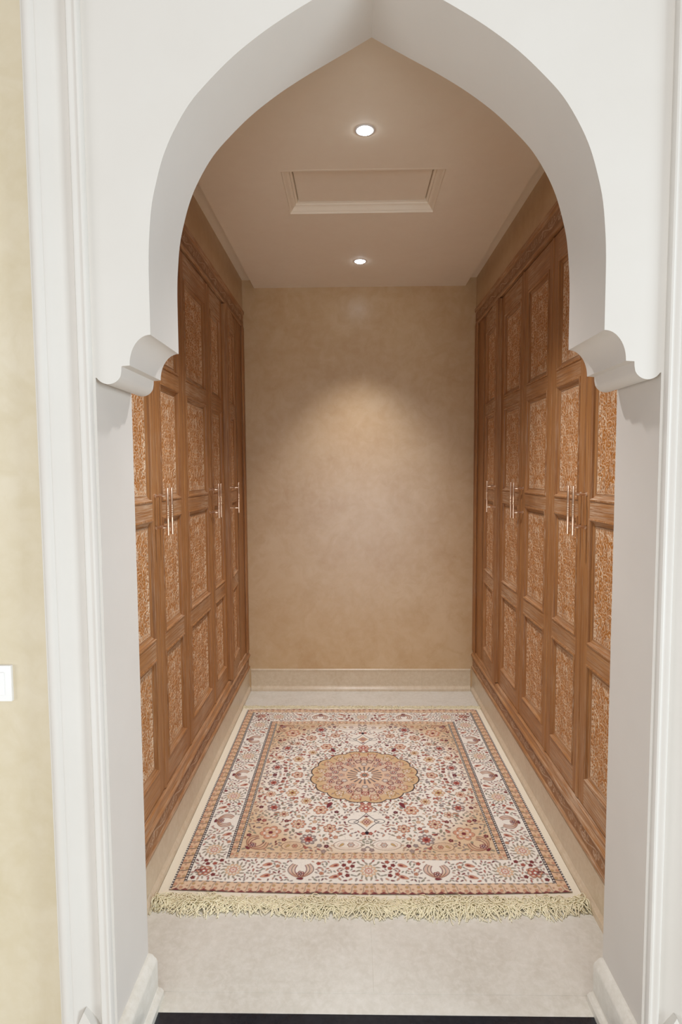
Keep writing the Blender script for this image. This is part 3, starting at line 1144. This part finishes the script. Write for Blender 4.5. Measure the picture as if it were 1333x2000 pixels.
for x in (0.0, 0.51):
    rosette(x, by)
palmette(0.255, by, 0.048, 0, -1)
placed.append((0.255, by, 0.055))
for i, y in enumerate((0.0, 0.19, 0.38, 0.57)):
    if i % 2 == 0:
        palmette(bx, y, 0.046, -1, 0)
        placed.append((bx, y, 0.052))
    else:
        rosette(bx, y)
for x, y in ((0.13, by - 0.03), (0.385, by - 0.03), (0.13, by + 0.03), (0.385, by + 0.03), (bx, by), (bx - 0.03, 0.095), (bx + 0.03, 0.285), (bx - 0.03, 0.475)):
    leaf(x, y, 0.020, 0.009, 0.35, C_SALM, C_MAR)
    leaf(x - 0.005, y - 0.001, 0.009, 0.004, 0.35, C_MAR, C_MAR)
    placed.append((x, y, 0.018))
flower(bx + 0.01, by + 0.01, 0.03, 6, C_SALM, C_RED, C_LIGHT)
for k in range(14000):
    if rnd.random() < 0.5:
        x, y = rnd.uniform(0, HXR), HYR - rnd.uniform(G0 + 0.012, G1 - 0.012)
    else:
        x, y = HXR - rnd.uniform(G0 + 0.012, G1 - 0.012), rnd.uniform(0, HYR)
    e = min(HXR - x, HYR - y)
    r = rnd.choice((0.0052, 0.006, 0.007, 0.0100))
    if e < G0 + r + 0.004 or e > G1 - r - 0.004 or not free(x, y, r):
        continue
    placed.append((x, y, r))
    if r > 0.0095:
        flower(x, y, r, 5, rnd.choice((C_SALM, C_RED, C_MAR)), C_LIGHT, C_MAR, 0, C_BROWN)
    else:
        leaf(x, y, r * 1.3, r * 0.55, rnd.random() * 3.14, rnd.choice((C_SAGE, C_GREY, C_SALM, C_RED, C_MAR, C_SAGE)),
             rnd.choice((C_DARK, C_BROWN)), 0.7)

fullimg = np.concatenate([img[:, ::-1], img], 1)
fullimg = np.concatenate([fullimg[::-1], fullimg], 0)
H2, W2 = fullimg.shape[0] // 2 * 2, fullimg.shape[1] // 2 * 2
fullimg = fullimg[:H2, :W2].reshape(H2 // 2, 2, W2 // 2, 2, 3).mean((1, 3))
rh, rw = fullimg.shape[:2]
uu, vv = np.meshgrid(np.linspace(-1, 1, rw), np.linspace(-1, 1, rh))
bow = -0.016 * np.clip(1 - uu ** 2, 0, 1) * np.clip(-vv, 0, 1) ** 4
wav = 0.0012 * np.sin(uu * 9 + 1) * np.sin(vv * 7) + 0.0010 * np.sin(uu * 21 + vv * 13)
RUG_Z = 0.008
rug = tag(empty('rug', (RX, RY, 0)), 'cream and tan patterned rug with a round medallion, lying on the marble floor', 'rug')
grid_obj('pile', RX + uu * HXR, RY + vv * HYR + bow, RUG_Z + wav, M_RUG, {'rug_colour': ('FLOAT_COLOR', fullimg)}, rug)


def front_y(x):
    q = np.clip((x - RX) / HXR, -1, 1)
    return RY - HYR - 0.016 * (1 - q * q)


bm = bmesh.new()                                  # plain cream flatweave all round, under the pile
nseg = 60
xs = np.linspace(X_L + 0.0185, X_R - 0.0185, nseg + 1)
top_f, top_b, bot_f, bot_b = [], [], [], []
for i, x in enumerate(xs):
    yf = float(front_y(x)) - 0.054 + 0.004 * math.sin(x * 17) + 0.003 * math.sin(x * 41 + 1)
    yb = RY + HYR + 0.035
    top_f.append(bm.verts.new((x, yf, 0.0045)))
    top_b.append(bm.verts.new((x, yb, 0.0045)))
    bot_f.append(bm.verts.new((x, yf, 0.0005)))
    bot_b.append(bm.verts.new((x, yb, 0.0005)))
for i in range(nseg):
    bm.faces.new((top_f[i], top_f[i + 1], top_b[i + 1], top_b[i]))
    bm.faces.new((bot_f[i], bot_b[i], bot_b[i + 1], bot_f[i + 1]))
    bm.faces.new((top_f[i], bot_f[i], bot_f[i + 1], top_f[i + 1]))
    bm.faces.new((top_b[i], top_b[i + 1], bot_b[i + 1], bot_b[i]))
bm.faces.new((top_f[0], top_b[0], bot_b[0], bot_f[0]))
bm.faces.new((top_f[-1], bot_f[-1], bot_b[-1], top_b[-1]))
mesh_obj('flatweave_border', bm, M_RUGEDGE, rug)


def fringe(name, n, front):
    rd = random.Random(5 if front else 6)
    V, F = [], []
    for k in range(n):
        q = (k + rd.random()) / n
        x = X_L + 0.0195 + q * (X_R - X_L - 0.039)
        clump = 0.5 + 0.5 * math.sin(x * 23 + 2 * math.sin(x * 9))
        if front:
            y = float(front_y(x)) - 0.052 + 0.010 * rd.random()
            corner = max(0.0, (q - 0.955) / 0.045) + max(0.0, (0.03 - q) / 0.03) * 0.7
            L = 0.044 + 0.024 * rd.random() + 0.022 * clump
            yaw = -math.pi / 2 + 0.7 * math.sin(x * 31 + 3 * math.sin(x * 12)) * 0.6 + rd.gauss(0, 0.6)
        else:
            y = RY + HYR + 0.030 + 0.004 * rd.random()
            corner = 0.0
            L = 0.030 + 0.02 * rd.random()
            yaw = math.pi / 2 + rd.gauss(0, 0.5)
        p = Vector((x, y, 0.006))
        lift = rd.uniform(0.05, 0.75) * (0.6 + 0.7 * clump) + corner * 0.7
        ns = 8 if front else 5
        seg = L / ns
        curl = rd.gauss(0, 0.55)
        path = [p.copy()]
        for i in range(ns):
            t = (i + 1) / ns
            el = lift * math.cos(t * math.pi * 1.05)
            yaw += curl + rd.gauss(0, 0.16)
            p = p + Vector((math.cos(yaw) * math.cos(el), math.sin(yaw) * math.cos(el), math.sin(el))) * seg
            p.z = max(p.z, 0.0022)
            p.x = min(max(p.x, X_L + 0.0195), X_R - 0.0195)
            path.append(p.copy())
        r = 0.0018 if front else 0.0013
        b0 = len(V)
        for i, c in enumerate(path):
            d = (path[min(i + 1, ns)] - path[max(i - 1, 0)]).normalized()
            sd = d.cross(Vector((0, 0, 1)))
            sd = sd.normalized() if sd.length > 1e-4 else Vector((1, 0, 0))
            up = sd.cross(d)
            rr = r * (1.15 if i == ns else 1.0)
            for a in (0.5, 2.6, 4.7):
                V.append(c + sd * math.cos(a) * rr + up * math.sin(a) * rr)
        for i in range(ns):
            for j in range(3):
                a, b = b0 + i * 3 + j, b0 + i * 3 + (j + 1) % 3
                F.append((a, b, b + 3, a + 3))
        F.append(tuple(b0 + ns * 3 + j for j in range(3)))
    me = bpy.data.meshes.new(name)
    me.from_pydata([tuple(v) for v in V], [], F)
    me.shade_smooth()
    me.materials.append(M_FRINGE)
    o = bpy.data.objects.new(name, me)
    link(o, rug)
    o['kind'] = 'stuff'
    return o


fringe('fringe', 2300, True)
fringe('fringe', 900, False)

# ------------------------------------------------------------------ light switch on the hall wall
sw = tag(empty('light_switch', (-0.878, 1.352, 1.001)), 'white square light switch on the beige wall left of the casing', 'switch')
bm = bmesh.new()
box(bm, -0.922, -0.834, 1.3435, 1.352, 0.957, 1.045)
bmesh.ops.bevel(bm, geom=[e for e in bm.edges if abs(e.verts[0].co.y - e.verts[1].co.y) > 1e-4 or e.verts[0].co.y < 1.345], offset=0.0025,
                segments=2, affect='EDGES', profile=0.5)
mesh_obj('cover_plate', bm, M_PLASTIC, sw, smooth=40)
bm = bmesh.new()
box(bm, -0.906, -0.850, 1.3415, 1.3435, 0.973, 1.029)
bmesh.ops.bevel(bm, geom=list(bm.edges), offset=0.0008, segments=1, affect='EDGES')
mesh_obj('rocker', bm, M_PLASTIC, sw)
